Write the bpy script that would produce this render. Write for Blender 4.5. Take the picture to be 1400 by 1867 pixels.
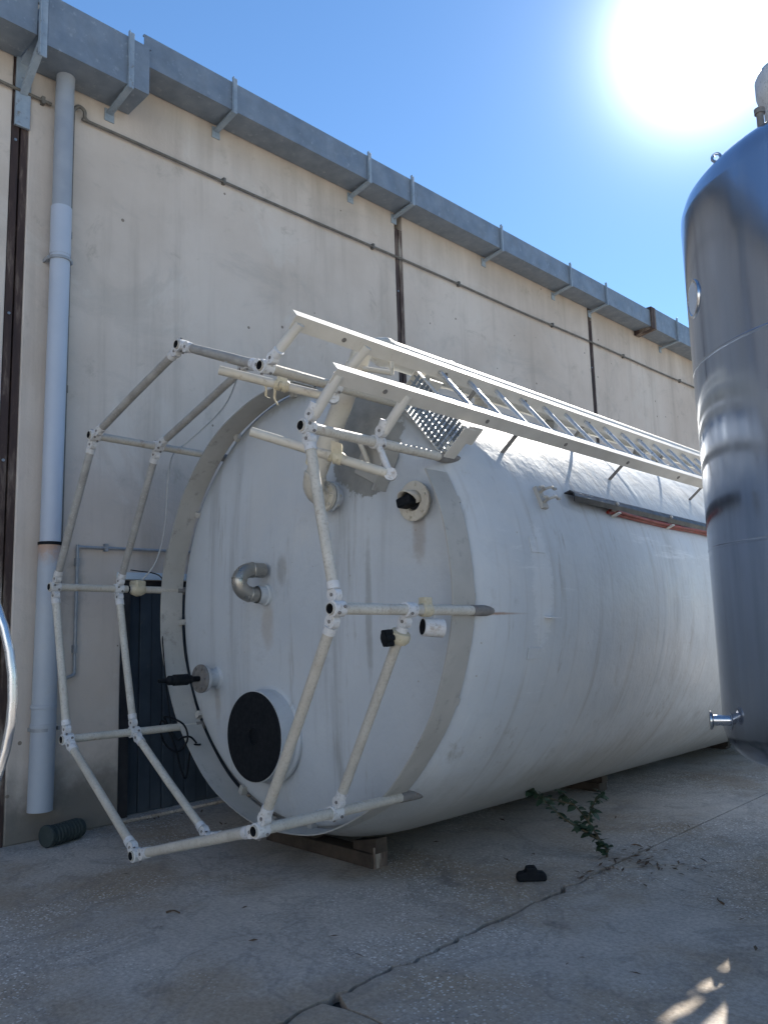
import bpy, bmesh, math, random
from mathutils import Vector, Matrix, noise
random.seed(7)
for o in list(bpy.data.objects): bpy.data.objects.remove(o, do_unlink=True)
SC = bpy.context.scene
COL = SC.collection
R = math.radians
PI = math.pi

# ------------------------------------------------------------------ camera
CAM_H = 1.55
YAW, PITCH, ROLL = R(44.67), R(8.02), R(-1.67)
fwd = Vector((-math.sin(YAW)*math.cos(PITCH), math.cos(YAW)*math.cos(PITCH), math.sin(PITCH)))
rgt = Vector((math.cos(YAW), math.sin(YAW), 0)); upv = rgt.cross(fwd)
r2 = rgt*math.cos(ROLL) + upv*math.sin(ROLL); u2 = -rgt*math.sin(ROLL) + upv*math.cos(ROLL)
cd = bpy.data.cameras.new('camera'); cam = bpy.data.objects.new('camera', cd); COL.objects.link(cam)
cam.matrix_world = Matrix(((r2.x, u2.x, -fwd.x, 0), (r2.y, u2.y, -fwd.y, 0), (r2.z, u2.z, -fwd.z, CAM_H), (0, 0, 0, 1)))
cd.sensor_fit = 'VERTICAL'; cd.sensor_height = 36.0; cd.lens = 36.0*1450/1867
cd.clip_start = 0.05; cd.clip_end = 3000
SC.camera = cam

# ------------------------------------------------------------------ sky and sun
SUN_EL, SUN_AZ = R(35.9), R(-20.2)          # azimuth measured from +Y towards +X
sdir = Vector((math.cos(SUN_EL)*math.sin(SUN_AZ), math.cos(SUN_EL)*math.cos(SUN_AZ), math.sin(SUN_EL)))
W = bpy.data.worlds.new('World'); SC.world = W; W.use_nodes = True
nt = W.node_tree; nt.nodes.clear()
out = nt.nodes.new('ShaderNodeOutputWorld'); bg = nt.nodes.new('ShaderNodeBackground')
sky = nt.nodes.new('ShaderNodeTexSky'); sky.sky_type = 'NISHITA'; sky.sun_disc = False
sky.sun_elevation = SUN_EL; sky.sun_rotation = SUN_AZ
SKY_GAMMA, SKY_SAT = 1.0, 1.12
sky.altitude = 0; sky.air_density = 1.0; sky.dust_density = 0.0; sky.ozone_density = 3.0
bg.inputs[1].default_value = 0.068
# hazy aureole of the air right around the sun
tc = nt.nodes.new('ShaderNodeTexCoord'); dp = nt.nodes.new('ShaderNodeVectorMath'); dp.operation = 'DOT_PRODUCT'
nrm = nt.nodes.new('ShaderNodeVectorMath'); nrm.operation = 'NORMALIZE'
nt.links.new(tc.outputs['Generated'], nrm.inputs[0]); nt.links.new(nrm.outputs[0], dp.inputs[0]); dp.inputs[1].default_value = sdir
ac = nt.nodes.new('ShaderNodeMath'); ac.operation = 'ARCCOSINE'; nt.links.new(dp.outputs['Value'], ac.inputs[0])
def wm(op, a, b):
    n = nt.nodes.new('ShaderNodeMath'); n.operation = op
    for i, x in enumerate((a, b)):
        if hasattr(x, 'links'): nt.links.new(x, n.inputs[i])
        else: n.inputs[i].default_value = x
    return n.outputs[0]
def lobe(sig, amp, p=1.0):
    return wm('MULTIPLY', wm('POWER', 2.718, wm('MULTIPLY', wm('POWER', wm('DIVIDE', ac.outputs[0], sig), p), -1.0)), amp)
glow = wm('ADD', lobe(R(4.0), 14.0, 2.0), lobe(R(5.0), 4.0, 1.0))
gc = nt.nodes.new('ShaderNodeVectorMath'); gc.operation = 'SCALE'; gc.inputs[0].default_value = (0.95, 1.0, 1.0)
nt.links.new(glow, gc.inputs['Scale'])
ad = nt.nodes.new('ShaderNodeVectorMath'); ad.operation = 'ADD'
# clear-air look: the same gentle tone and saturation over the whole dome
s1 = nt.nodes.new('ShaderNodeVectorMath'); s1.operation = 'SCALE'; s1.inputs['Scale'].default_value = 0.25
gm_ = nt.nodes.new('ShaderNodeGamma'); gm_.inputs[1].default_value = SKY_GAMMA
hs_ = nt.nodes.new('ShaderNodeHueSaturation'); hs_.inputs['Saturation'].default_value = SKY_SAT; hs_.inputs['Value'].default_value = 4.0
nt.links.new(sky.outputs[0], s1.inputs[0]); nt.links.new(s1.outputs[0], gm_.inputs[0]); nt.links.new(gm_.outputs[0], hs_.inputs['Color'])
nt.links.new(hs_.outputs[0], ad.inputs[0]); nt.links.new(gc.outputs[0], ad.inputs[1])
nt.links.new(ad.outputs[0], bg.inputs[0]); nt.links.new(bg.outputs[0], out.inputs[0])
sl = bpy.data.lights.new('sun', 'SUN'); sl.energy = 4.0; sl.angle = R(0.55); sl.color = (1.0, 0.94, 0.84)
so = bpy.data.objects.new('sun', sl); COL.objects.link(so)
so.rotation_euler = sdir.to_track_quat('Z', 'Y').to_euler(); so.location = sdir*40
SC.view_settings.view_transform = 'Standard'; SC.view_settings.look = 'None'
SC.view_settings.exposure = 1.45; SC.view_settings.gamma = 1.0
SC.render.engine = 'CYCLES'

# ------------------------------------------------------------------ materials
class G:
    """small node-graph helper"""
    def __init__(s, name):
        s.m = bpy.data.materials.new(name); s.m.use_nodes = True; s.t = s.m.node_tree; s.t.nodes.clear()
        s.o = s.n('ShaderNodeOutputMaterial'); s.b = s.n('ShaderNodeBsdfPrincipled'); s.l(s.b.outputs[0], s.o.inputs[0])
        s.tc = s.n('ShaderNodeTexCoord'); s.co = s.tc.outputs['Object']
    def n(s, t): return s.t.nodes.new(t)
    def l(s, a, b): s.t.links.new(a, b)
    def set(s, inp, x):
        if hasattr(x, 'links'): s.l(x, inp)
        else: inp.default_value = x if not (isinstance(x, tuple) and len(x) == 3 and inp.type == 'RGBA') else (*x, 1)
    def map(s, scale, loc=(0, 0, 0), rot=(0, 0, 0)):
        m = s.n('ShaderNodeMapping'); s.l(s.co, m.inputs[0]); m.inputs['Scale'].default_value = scale
        m.inputs['Location'].default_value = loc; m.inputs['Rotation'].default_value = rot; return m.outputs[0]
    def noise(s, scale, detail=5, rough=.55, vec=None, dist=0):
        n = s.n('ShaderNodeTexNoise'); s.l(vec or s.co, n.inputs['Vector']); n.inputs['Scale'].default_value = scale
        n.inputs['Detail'].default_value = detail; n.inputs['Roughness'].default_value = rough; n.inputs['Distortion'].default_value = dist
        return n.outputs[0]
    def vor(s, scale, feat='F1', vec=None):
        n = s.n('ShaderNodeTexVoronoi'); n.feature = feat; s.l(vec or s.co, n.inputs['Vector']); n.inputs['Scale'].default_value = scale
        return n
    def ramp(s, x, stops):
        n = s.n('ShaderNodeValToRGB'); s.l(x, n.inputs[0]); e = n.color_ramp.elements
        while len(e) < len(stops): e.new(0.5)
        for k, (p, c) in enumerate(stops):
            e[k].position = p; e[k].color = (*c, 1) if isinstance(c, tuple) else (c, c, c, 1)
        return n.outputs[0]
    def mix(s, f, a, b, mode='MIX'):
        n = s.n('ShaderNodeMix'); n.data_type = 'RGBA'; n.blend_type = mode
        s.set(n.inputs[0], f); s.set(n.inputs[6], a); s.set(n.inputs[7], b); return n.outputs[2]
    def math(s, op, a, b=0.0, c=None):
        n = s.n('ShaderNodeMath'); n.operation = op; s.set(n.inputs[0], a); s.set(n.inputs[1], b)
        if c is not None: s.set(n.inputs[2], c)
        return n.outputs[0]
    def sep(s, v=None):
        n = s.n('ShaderNodeSeparateXYZ'); s.l(v or s.co, n.inputs[0]); return n.outputs
    def smooth(s, x, a, b):
        n = s.n('ShaderNodeMapRange'); n.interpolation_type = 'SMOOTHSTEP'; s.l(x, n.inputs[0])
        n.inputs[1].default_value = a; n.inputs[2].default_value = b; return n.outputs[0]
    def bump(s, h, strength=.3, dist=.01):
        n = s.n('ShaderNodeBump'); n.inputs['Strength'].default_value = strength; n.inputs['Distance'].default_value = dist
        s.l(h, n.inputs['Height']); s.l(n.outputs[0], s.b.inputs['Normal'])
    def done(s, col, rough=.6, metal=0.0, spec=None):
        s.set(s.b.inputs['Base Color'], col); s.set(s.b.inputs['Roughness'], rough); s.set(s.b.inputs['Metallic'], metal)
        if spec is not None: s.b.inputs['Specular IOR Level'].default_value = spec
        return s.m

def weathered(name, a, b, rough=.6, metal=0.0, scale=6, dirt=None, dirt_amt=(.55, .72), bump=.15, streak=False, bscale=60, dscale=None, spec=None, vary=0):
    g = G(name)
    v = g.map((1, 1, .12)) if streak else None
    c = g.ramp(g.noise(scale, 6, .6, vec=v), [(.3, a), (.7, b)])
    if dirt:
        c = g.mix(g.smooth(g.noise(dscale or scale*2.3, 8, .7), *dirt_amt), c, dirt)
    g.bump(g.noise(bscale, 4), bump, .004)
    if vary:
        oi = g.n('ShaderNodeObjectInfo'); c = g.mix(g.math('MULTIPLY', oi.outputs['Random'], vary), c, (.36, .32, .26))
        c = g.mix(g.math('MULTIPLY', g.smooth(g.noise(7, 8, .75), .58, .68), .6), c, (.30, .22, .15))
    r = g.ramp(g.noise(scale*1.7, 4), [(.3, max(rough-.12, .05)), (.7, min(rough+.12, 1))])
    return g.done(c, r, metal, spec)

def mat_ground():
    g = G('concrete_ground')
    base = g.ramp(g.noise(.55, 7, .62), [(.3, (.40, .365, .325)), (.5, (.50, .455, .405)), (.72, (.60, .55, .49))])
    base = g.mix(g.ramp(g.noise(5, 6, .65), [(.35, .0), (.7, .45)]), base, (.34, .32, .30))
    # warm dusty stains
    base = g.mix(g.math('MULTIPLY', g.smooth(g.noise(.8, 5, .6, vec=g.map((1, 1, 1), (3.1, 7.7, 0))), .43, .64), .8), base, (.36, .285, .205))
    # tyre-black patches
    base = g.mix(g.math('MULTIPLY', g.smooth(g.noise(1.3, 6, .65, vec=g.map((1, .5, 1), (9, 2, 0))), .55, .75), .55), base, (.24, .23, .22))
    # exposed pale stone chips where the surface is worn
    v = g.vor(62); v2 = g.vor(33, vec=g.map((1, 1, 1), (.37, .11, 0)))
    wear = g.smooth(g.noise(.7, 5, .6, vec=g.map((1, 1, 1), (1.7, 4.2, 0))), .42, .58)
    rnd = g.sep(v.outputs['Color'])[0]
    chip = g.math('MULTIPLY', g.math('LESS_THAN', v.outputs['Distance'], .36), g.math('GREATER_THAN', rnd, .62))
    rnd2 = g.sep(v2.outputs['Color'])[1]
    chip2 = g.math('MULTIPLY', g.math('LESS_THAN', v2.outputs['Distance'], .3), g.math('GREATER_THAN', rnd2, .86))
    allc = g.math('MULTIPLY', g.math('MAXIMUM', chip, chip2), wear)
    base = g.mix(g.math('MULTIPLY', allc, .8), base, (.82, .80, .76))
    darkc = g.math('MULTIPLY', g.math('MULTIPLY', g.math('LESS_THAN', v.outputs['Distance'], .36), g.math('LESS_THAN', rnd, .22)), wear)
    base = g.mix(g.math('MULTIPLY', darkc, .6), base, (.13, .125, .12))
    oil = g.smooth(g.noise(1.5, 6, .6, vec=g.map((1, 1, 1), (31, 11, 0)), dist=.4), .62, .74)
    base = g.mix(g.math('MULTIPLY', oil, .65), base, (.16, .15, .14))
    jx = g.math('ABSOLUTE', g.math('ADD', g.math('ADD', g.sep()[0], 2.73), g.math('MULTIPLY', g.math('SUBTRACT', g.noise(5, 7, .7), .5), .25)))
    base = g.mix(g.math('MULTIPLY', g.math('MULTIPLY', g.smooth(jx, .10, .0), g.smooth(g.sep()[1], 5.1, 4.6)), .25), base, (.24, .21, .18))
    # dark drag marks and spilled-water tide lines
    tide = g.noise(1.1, 7, .62, vec=g.map((1, 1, 1), (21, 5, 0)), dist=1.2)
    band = g.math('SUBTRACT', 1.0, g.smooth(g.math('ABSOLUTE', g.math('SUBTRACT', tide, .5)), .0, .035))
    base = g.mix(g.math('MULTIPLY', band, .3), base, (.2, .19, .18))
    fine = g.ramp(g.noise(42, 6, .7), [(.32, .72), (.68, 1.18)])
    base = g.mix(1.0, base, fine, 'MULTIPLY')
    h = g.math('ADD', g.noise(120, 4), g.math('MULTIPLY', g.noise(9, 6), 1.5))
    g.bump(h, .35, .006)
    return g.done(base, .86, 0, .3)

def mat_wall():
    g = G('wall_render')
    base = g.ramp(g.noise(.5, 7, .6), [(.32, (.535, .46, .39)), (.52, (.62, .545, .475)), (.72, (.68, .61, .54))])
    blot = g.smooth(g.noise(2.6, 7, .7, vec=g.map((1, 1, 1), (4, 1, 2)), dist=.6), .57, .72)
    base = g.mix(g.math('MULTIPLY', blot, .5), base, (.33, .29, .235))
    bl2 = g.smooth(g.noise(1.1, 8, .72, vec=g.map((1, 1, 1.4), (8, 3, 5)), dist=.8), .5, .68)
    base = g.mix(g.math('MULTIPLY', bl2, .35), base, (.40, .37, .33))
    bl3 = g.smooth(g.noise(.9, 8, .7, vec=g.map((1, 1, 1), (2, 13, 7)), dist=.5), .54, .62)
    base = g.mix(g.math('MULTIPLY', bl3, .3), base, (.68, .64, .58))
    sc_ = g.smooth(g.noise(11, 8, .75, vec=g.map((1, 1, 1.8), (3, 3, 1))), .66, .74)
    base = g.mix(g.math('MULTIPLY', sc_, .4), base, (.3, .25, .19))
    z = g.sep()[2]
    st = g.smooth(g.noise(1.0, 7, .65, vec=g.map((1, 3.2, .22))), .5, .75)
    base = g.mix(g.math('MULTIPLY', st, .42), base, (.32, .275, .225))
    # broken darker tone below the eaves, rising damp above the ground
    top = g.smooth(g.math('ADD', z, g.math('MULTIPLY', g.noise(1.6, 6, .6, vec=g.map((1, 2, .3))), 1.6)), 6.6, 7.6)
    base = g.mix(g.math('MULTIPLY', top, .45), base, (.3, .25, .2))
    low = g.smooth(g.math('SUBTRACT', z, g.math('MULTIPLY', g.noise(2.1, 6, .6), 1.2)), .1, -.55)
    base = g.mix(g.math('MULTIPLY', low, .8), base, (.1, .095, .08))
    spots = g.math('MULTIPLY', g.math('LESS_THAN', g.vor(3.1).outputs['Distance'], .05), .8)
    base = g.mix(spots, base, (.16, .13, .1))
    g.bump(g.math('ADD', g.noise(45, 5), g.math('MULTIPLY', g.noise(2.5, 5), 3.0)), .22, .012)
    return g.done(base, .9, 0, .25)

def mat_shell(name, head=False):
    g = G(name)
    base = g.ramp(g.noise(.9, 6, .6), [(.3, (.46, .495, .525)), (.7, (.56, .59, .61))])
    # run-off streaks that follow gravity down the curved shell
    st = g.smooth(g.noise(1.2, 7, .65, vec=g.map((2.6, 2.6, .28) if not head else (3.2, 1, .22))), .52, .78)
    base = g.mix(g.math('MULTIPLY', st, .8), base, (.31, .32, .325))
    bl = g.smooth(g.noise(7, 7, .7), .58, .75)
    base = g.mix(g.math('MULTIPLY', bl, .4), base, (.33, .335, .33))
    sp = g.vor(9, vec=g.map((1, 1, 1), (.3, .7, .1)))
    spm = g.math('MULTIPLY', g.math('LESS_THAN', sp.outputs['Distance'], .055), g.math('GREATER_THAN', g.sep(sp.outputs['Color'])[0], .55))
    base = g.mix(g.math('MULTIPLY', spm, .55), base, (.28, .24, .19))
    du = g.smooth(g.noise(.8, 7, .68, vec=g.map((1, 1, 1), (6, 2, 9)), dist=.7), .48, .66)
    base = g.mix(g.math('MULTIPLY', du, .35), base, (.58, .575, .55))
    ru = g.smooth(g.noise(1.6, 8, .7, vec=g.map((4.5, 4.5, .35), (1, 9, 4))), .58, .72)
    base = g.mix(g.math('MULTIPLY', ru, .6), base, (.27, .255, .23))
    if head:
        x, y, z = g.sep()
        def smear(u_, z_, a_, b_, amt, col_, base_):
            ex = g.math('DIVIDE', g.math('SUBTRACT', x, u_), a_); ez = g.math('DIVIDE', g.math('SUBTRACT', z, z_), b_)
            e_ = g.math('ADD', g.math('ADD', g.math('MULTIPLY', ex, ex), g.math('MULTIPLY', ez, ez)), g.math('MULTIPLY', g.math('SUBTRACT', g.noise(9, 7, .7), .5), 1.6))
            return g.mix(g.math('MULTIPLY', g.smooth(e_, 1.0, .0), amt), base_, col_)
        base = smear(.73, 1.5, .035, .6, .6, (.27, .27, .26), base)
        base = smear(-.25, 1.42, .09, .2, .4, (.36, .29, .22), base)
        base = smear(-.10, 1.80, .07, .13, .5, (.25, .24, .22), base)
        base = smear(1.13, 1.92, .06, .2, .5, (.28, .22, .17), base)
        base = smear(-.90, .88, .05, .22, .45, (.3, .26, .22), base)
        # bare grey laminate left unpainted round the welded plate
        dx = g.math('DIVIDE', g.math('SUBTRACT', x, .70), .30); dz = g.math('DIVIDE', g.math('SUBTRACT', z, 2.60), .40)
        d = g.math('ADD', g.math('MULTIPLY', dx, dx), g.math('MULTIPLY', dz, dz))
        d = g.math('ADD', d, g.math('MULTIPLY', g.math('SUBTRACT', g.noise(6, 8, .75), .5), 1.5))
        pm = g.smooth(d, 1.02, .9)
        base = g.mix(pm, base, g.ramp(g.noise(9, 5), [(.3, (.20, .205, .195)), (.7, (.29, .29, .27))]))
        # grime hanging under the top rim
        rim = g.math('SQRT', g.math('ADD', g.math('MULTIPLY', x, x), g.math('MULTIPLY', g.math('SUBTRACT', z, 1.6), g.math('SUBTRACT', z, 1.6))))
        rimn = g.math('ADD', rim, g.math('MULTIPLY', g.noise(9, 7, .7), .14))
        rm = g.math('MULTIPLY', g.smooth(rimn, 1.42, 1.5), g.smooth(z, 2.3, 2.8))
        base = g.mix(g.math('MULTIPLY', rm, .7), base, (.25, .25, .23))
    else:
        x, y, z = g.sep()
        scf = g.smooth(g.noise(2.0, 8, .72, vec=g.map((3, .35, 3), (2, 4, 8))), .6, .7)
        base = g.mix(g.math('MULTIPLY', scf, .55), base, (.70, .72, .73))
        ang = g.n('ShaderNodeCombineXYZ'); g.l(g.math('ARCTAN2', g.math('SUBTRACT', z, 1.6), x), ang.inputs[0]); g.l(y, ang.inputs[1])
        # drips that run round the curve, each its own length
        mp_ = g.n('ShaderNodeMapping'); g.l(ang.outputs[0], mp_.inputs[0]); mp_.inputs['Scale'].default_value = (.55, 7.0, 1)
        drip = g.smooth(g.noise(1.6, 7, .62, vec=mp_.outputs[0]), .53, .72)
        base = g.mix(g.math('MULTIPLY', drip, .55), base, (.34, .33, .31))
        mp2 = g.n('ShaderNodeMapping'); g.l(ang.outputs[0], mp2.inputs[0]); mp2.inputs['Scale'].default_value = (1.2, 16.0, 1); mp2.inputs['Location'].default_value = (3, 7, 0)
        drip2 = g.smooth(g.noise(1.5, 6, .6, vec=mp2.outputs[0]), .6, .74)
        base = g.mix(g.math('MULTIPLY', drip2, .5), base, (.66, .67, .67))
        gr_ = g.smooth(g.math('SUBTRACT', z, g.math('MULTIPLY', g.noise(1.3, 7, .68), 1.1)), .25, -.35)
        base = g.mix(g.math('MULTIPLY', gr_, .6), base, (.29, .275, .245))
        ln = g.math('SUBTRACT', 1.0, g.smooth(g.math('ABSOLUTE', g.math('SUBTRACT', g.noise(.7, 6, .6, vec=g.map((1.4, .5, 1.4), (5, 5, 2)), dist=.6), .5)), .0, .012))
        base = g.mix(g.math('MULTIPLY', ln, .08), base, (.33, .33, .33))
        # repaired laminate patch and scuffs below the ladder foot
        dy = g.math('DIVIDE', g.math('SUBTRACT', y, .72), .11); dz = g.math('DIVIDE', g.math('SUBTRACT', z, 1.62), .42)
        d = g.math('ADD', g.math('MULTIPLY', dy, dy), g.math('MULTIPLY', dz, dz))
        d = g.math('ADD', d, g.math('MULTIPLY', g.math('SUBTRACT', g.noise(14, 8, .75, vec=g.map((1, 1, 2.5))), .5), 3.2))
        pm = g.smooth(d, 1.0, .5)
        base = g.mix(g.math('MULTIPLY', pm, .32), base, (.72, .74, .75))
        # rust weeping from the welded post foot
        dz2 = g.math('MULTIPLY', g.math('ABSOLUTE', g.math('SUBTRACT', z, 1.455)), 60.0)
        yy = g.math('SUBTRACT', y, .27)
        env = g.math('MULTIPLY', g.smooth(yy, .36, .0), g.smooth(yy, -.02, .01))
        rr = g.math('MULTIPLY', env, g.smooth(g.math('ADD', g.math('MULTIPLY', dz2, g.math('ADD', 1.0, g.math('MULTIPLY', yy, 5.0))), g.math('MULTIPLY', g.noise(30, 6, .7), .9)), 1.5, .5))
        base = g.mix(g.math('MULTIPLY', rr, .85), base, (.26, .13, .05))
    g.bump(g.math('ADD', g.math('MULTIPLY', g.noise(2.2, 5, vec=g.map((1, 1, .8))), 3.5), g.math('MULTIPLY', g.noise(38, 5), .25)), .5, .016)
    r = g.ramp(g.noise(3, 5), [(.3, .42), (.7, .6)])
    return g.done(base, r, 0, .4)

def mat_steel_tank():
    g = G('brushed_steel_dull')
    v = g.map((3.2, 3.2, .12))
    base = g.ramp(g.noise(1.2, 6, .6, vec=v), [(.3, (.31, .36, .445)), (.55, (.38, .43, .52)), (.75, (.44, .49, .57))])
    st = g.smooth(g.noise(2.0, 6, .6, vec=g.map((2.2, 2.2, .16), (5, 3, 1))), .5, .7)
    base = g.mix(g.math('MULTIPLY', st, .6), base, (.24, .28, .36))
    g.bump(g.math('ADD', g.noise(1.1, 3), g.math('MULTIPLY', g.noise(90, 3, vec=g.map((1, 1, .08))), .01)), .1, .02)
    r = g.ramp(g.noise(4, 5, vec=g.map((2, 2, .3))), [(.3, .10), (.7, .2)])
    return g.done(base, r, .88)

def mat_rust_strip():
    g = G('rusty_painted_steel')
    c = g.ramp(g.noise(3, 7, .7, vec=g.map((1, 2, .35))), [(.35, (.028, .018, .018)), (.5, (.06, .036, .03)), (.58, (.16, .12, .095)), (.68, (.36, .32, .27))])
    g.bump(g.noise(40, 5), .3, .006)
    return g.done(c, .75, .1)

M = {}
M['ground'] = mat_ground(); M['wall'] = mat_wall()
M['shell'] = mat_shell('tank_paint'); M['head'] = mat_shell('tank_head_paint', True)
M['steel'] = mat_steel_tank(); M['rust'] = mat_rust_strip()
M['bounce_wall'] = weathered('pale_grey_render', (.54, .57, .61), (.62, .65, .69), .85, scale=.6, dirt=(.42, .43, .44))
M['subbase'] = weathered('dark_joint_dirt', (.03, .027, .024), (.06, .052, .045), .95, scale=20)
M['ring'] = weathered('grey_laminate', (.37, .36, .33), (.46, .445, .41), .65, scale=3, dirt=(.26, .25, .23), streak=False)
M['tube'] = weathered('white_paint_tube', (.48, .455, .395), (.62, .595, .53), .55, scale=9, dirt=(.40, .37, .31), dirt_amt=(.48, .68), bump=.5, bscale=110, dscale=75, vary=.5)
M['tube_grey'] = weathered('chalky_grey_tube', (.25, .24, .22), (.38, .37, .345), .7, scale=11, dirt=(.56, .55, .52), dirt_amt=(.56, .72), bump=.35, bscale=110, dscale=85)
M['clamp'] = weathered('white_clamp_paint', (.58, .59, .6), (.72, .73, .74), .5, scale=14, dirt=(.35, .34, .32), dirt_amt=(.52, .7), dscale=60, vary=.3)
M['stub'] = weathered('dark_bare_stub', (.13, .125, .12), (.24, .23, .215), .7, scale=18, dirt=(.2, .12, .07))
M['ladder'] = weathered('cream_ladder_paint', (.52, .5, .45), (.62, .6, .55), .55, scale=5, dirt=(.36, .33, .28), dirt_amt=(.6, .78), bscale=90)
M['galv'] = weathered('galvanised_sheet', (.17, .205, .245), (.25, .29, .335), .5, .3, scale=5, dirt=(.33, .37, .41), dirt_amt=(.56, .72), bscale=30)
M['hanger'] = weathered('painted_hanger_steel', (.25, .31, .37), (.36, .42, .475), .5, .2, scale=8, dirt=(.2, .19, .17))
M['pvc'] = weathered('grey_pvc', (.40, .45, .53), (.46, .51, .59), .4, scale=1.6, bump=.05)
M['pvc_dark'] = weathered('grey_pvc_dark', (.27, .30, .345), (.34, .37, .41), .5, scale=3, bump=.05)
gg = G('faded_pvc'); _c = gg.ramp(gg.noise(2.5, 6, .6), [(.3, (.34, .385, .45)), (.7, (.42, .46, .5))])
_c = gg.mix(gg.math('MULTIPLY', gg.smooth(gg.math('ADD', gg.sep()[2], gg.math('MULTIPLY', gg.noise(14, 6, .7), .22)), 2.16, 2.36), .75), _c, (.42, .22, .10))
_c = gg.mix(gg.math('MULTIPLY', gg.smooth(gg.noise(5, 7, .7), .55, .72), .35), _c, (.32, .30, .27))
M['pvc_low'] = gg.done(_c, .5)
M['conduit'] = weathered('dark_conduit', (.10, .095, .085), (.2, .18, .15), .6, .2, scale=12)
M['conduit_grey'] = weathered('grey_conduit', (.26, .28, .3), (.36, .38, .4), .5, .2, scale=12)
M['black'] = weathered('black_rubber', (.004, .006, .009), (.010, .012, .015), .7, scale=20, spec=.2)
M['bore'] = weathered('bore_shade', (.006, .008, .012), (.012, .014, .018), .9, scale=20)  # near-black paints in the shade inside open pipe ends
M['door'] = weathered('blue_grey_door', (.035, .05, .068), (.06, .082, .105), .5, .1, scale=4, dirt=(.12, .12, .115), dirt_amt=(.62, .8))
M['doorframe'] = weathered('dark_door_frame', (.012, .013, .017), (.03, .03, .034), .6, scale=8)
M['lintel'] = weathered('pale_blue_lintel', (.5, .6, .68), (.6, .68, .74), .5, scale=8)
M['stainless'] = weathered('bright_stainless', (.55, .56, .58), (.68, .69, .7), .22, .95, scale=6, bump=.05)
M['elbow'] = weathered('dull_stainless', (.28, .27, .24), (.42, .4, .36), .33, .75, scale=7, bump=.1)
M['cream'] = weathered('cream_fibreglass', (.52, .48, .40), (.62, .58, .49), .5, scale=7, dirt=(.35, .3, .22))
M['tape'] = weathered('old_beige_tape', (.5, .44, .3), (.64, .58, .44), .55, scale=18, dirt=(.33, .27, .17))
M['foam'] = weathered('yellow_foam', (.47, .42, .3), (.6, .54, .4), .8, scale=25, dirt=(.3, .25, .16), bump=.5)
M['red'] = weathered('red_hose', (.15, .018, .012), (.26, .035, .025), .5, scale=6)
M['channel'] = weathered('dark_grey_channel', (.02, .021, .024), (.05, .05, .054), .5, .1, scale=8)
M['wood'] = weathered('old_brown_timber', (.035, .027, .022), (.08, .06, .046), .85, scale=9, dirt=(.07, .06, .05), streak=False, bump=.5)
M['zinc'] = weathered('zinc_grating', (.42, .44, .46), (.58, .6, .62), .35, .6, scale=15)
M['leaf'] = weathered('leaf_green', (.016, .04, .024), (.04, .075, .038), .55, scale=12)
M['stem'] = weathered('plant_stem', (.07, .055, .035), (.12, .1, .06), .8, scale=20)
M['dryleaf'] = weathered('dry_leaf', (.06, .04, .025), (.16, .1, .06), .9, scale=20)
M['drain'] = weathered('dark_green_drain', (.018, .03, .032), (.035, .05, .05), .7, scale=9)
M['cable'] = weathered('grey_cable', (.36, .37, .37), (.46, .47, .47), .5, scale=9)
M['glassport'] = weathered('sight_glass', (.42, .5, .62), (.5, .58, .68), .1, .0, scale=3, bump=.02)
M['roof'] = weathered('roof_sheet', (.22, .24, .26), (.3, .32, .34), .5, .3, scale=2)

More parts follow.
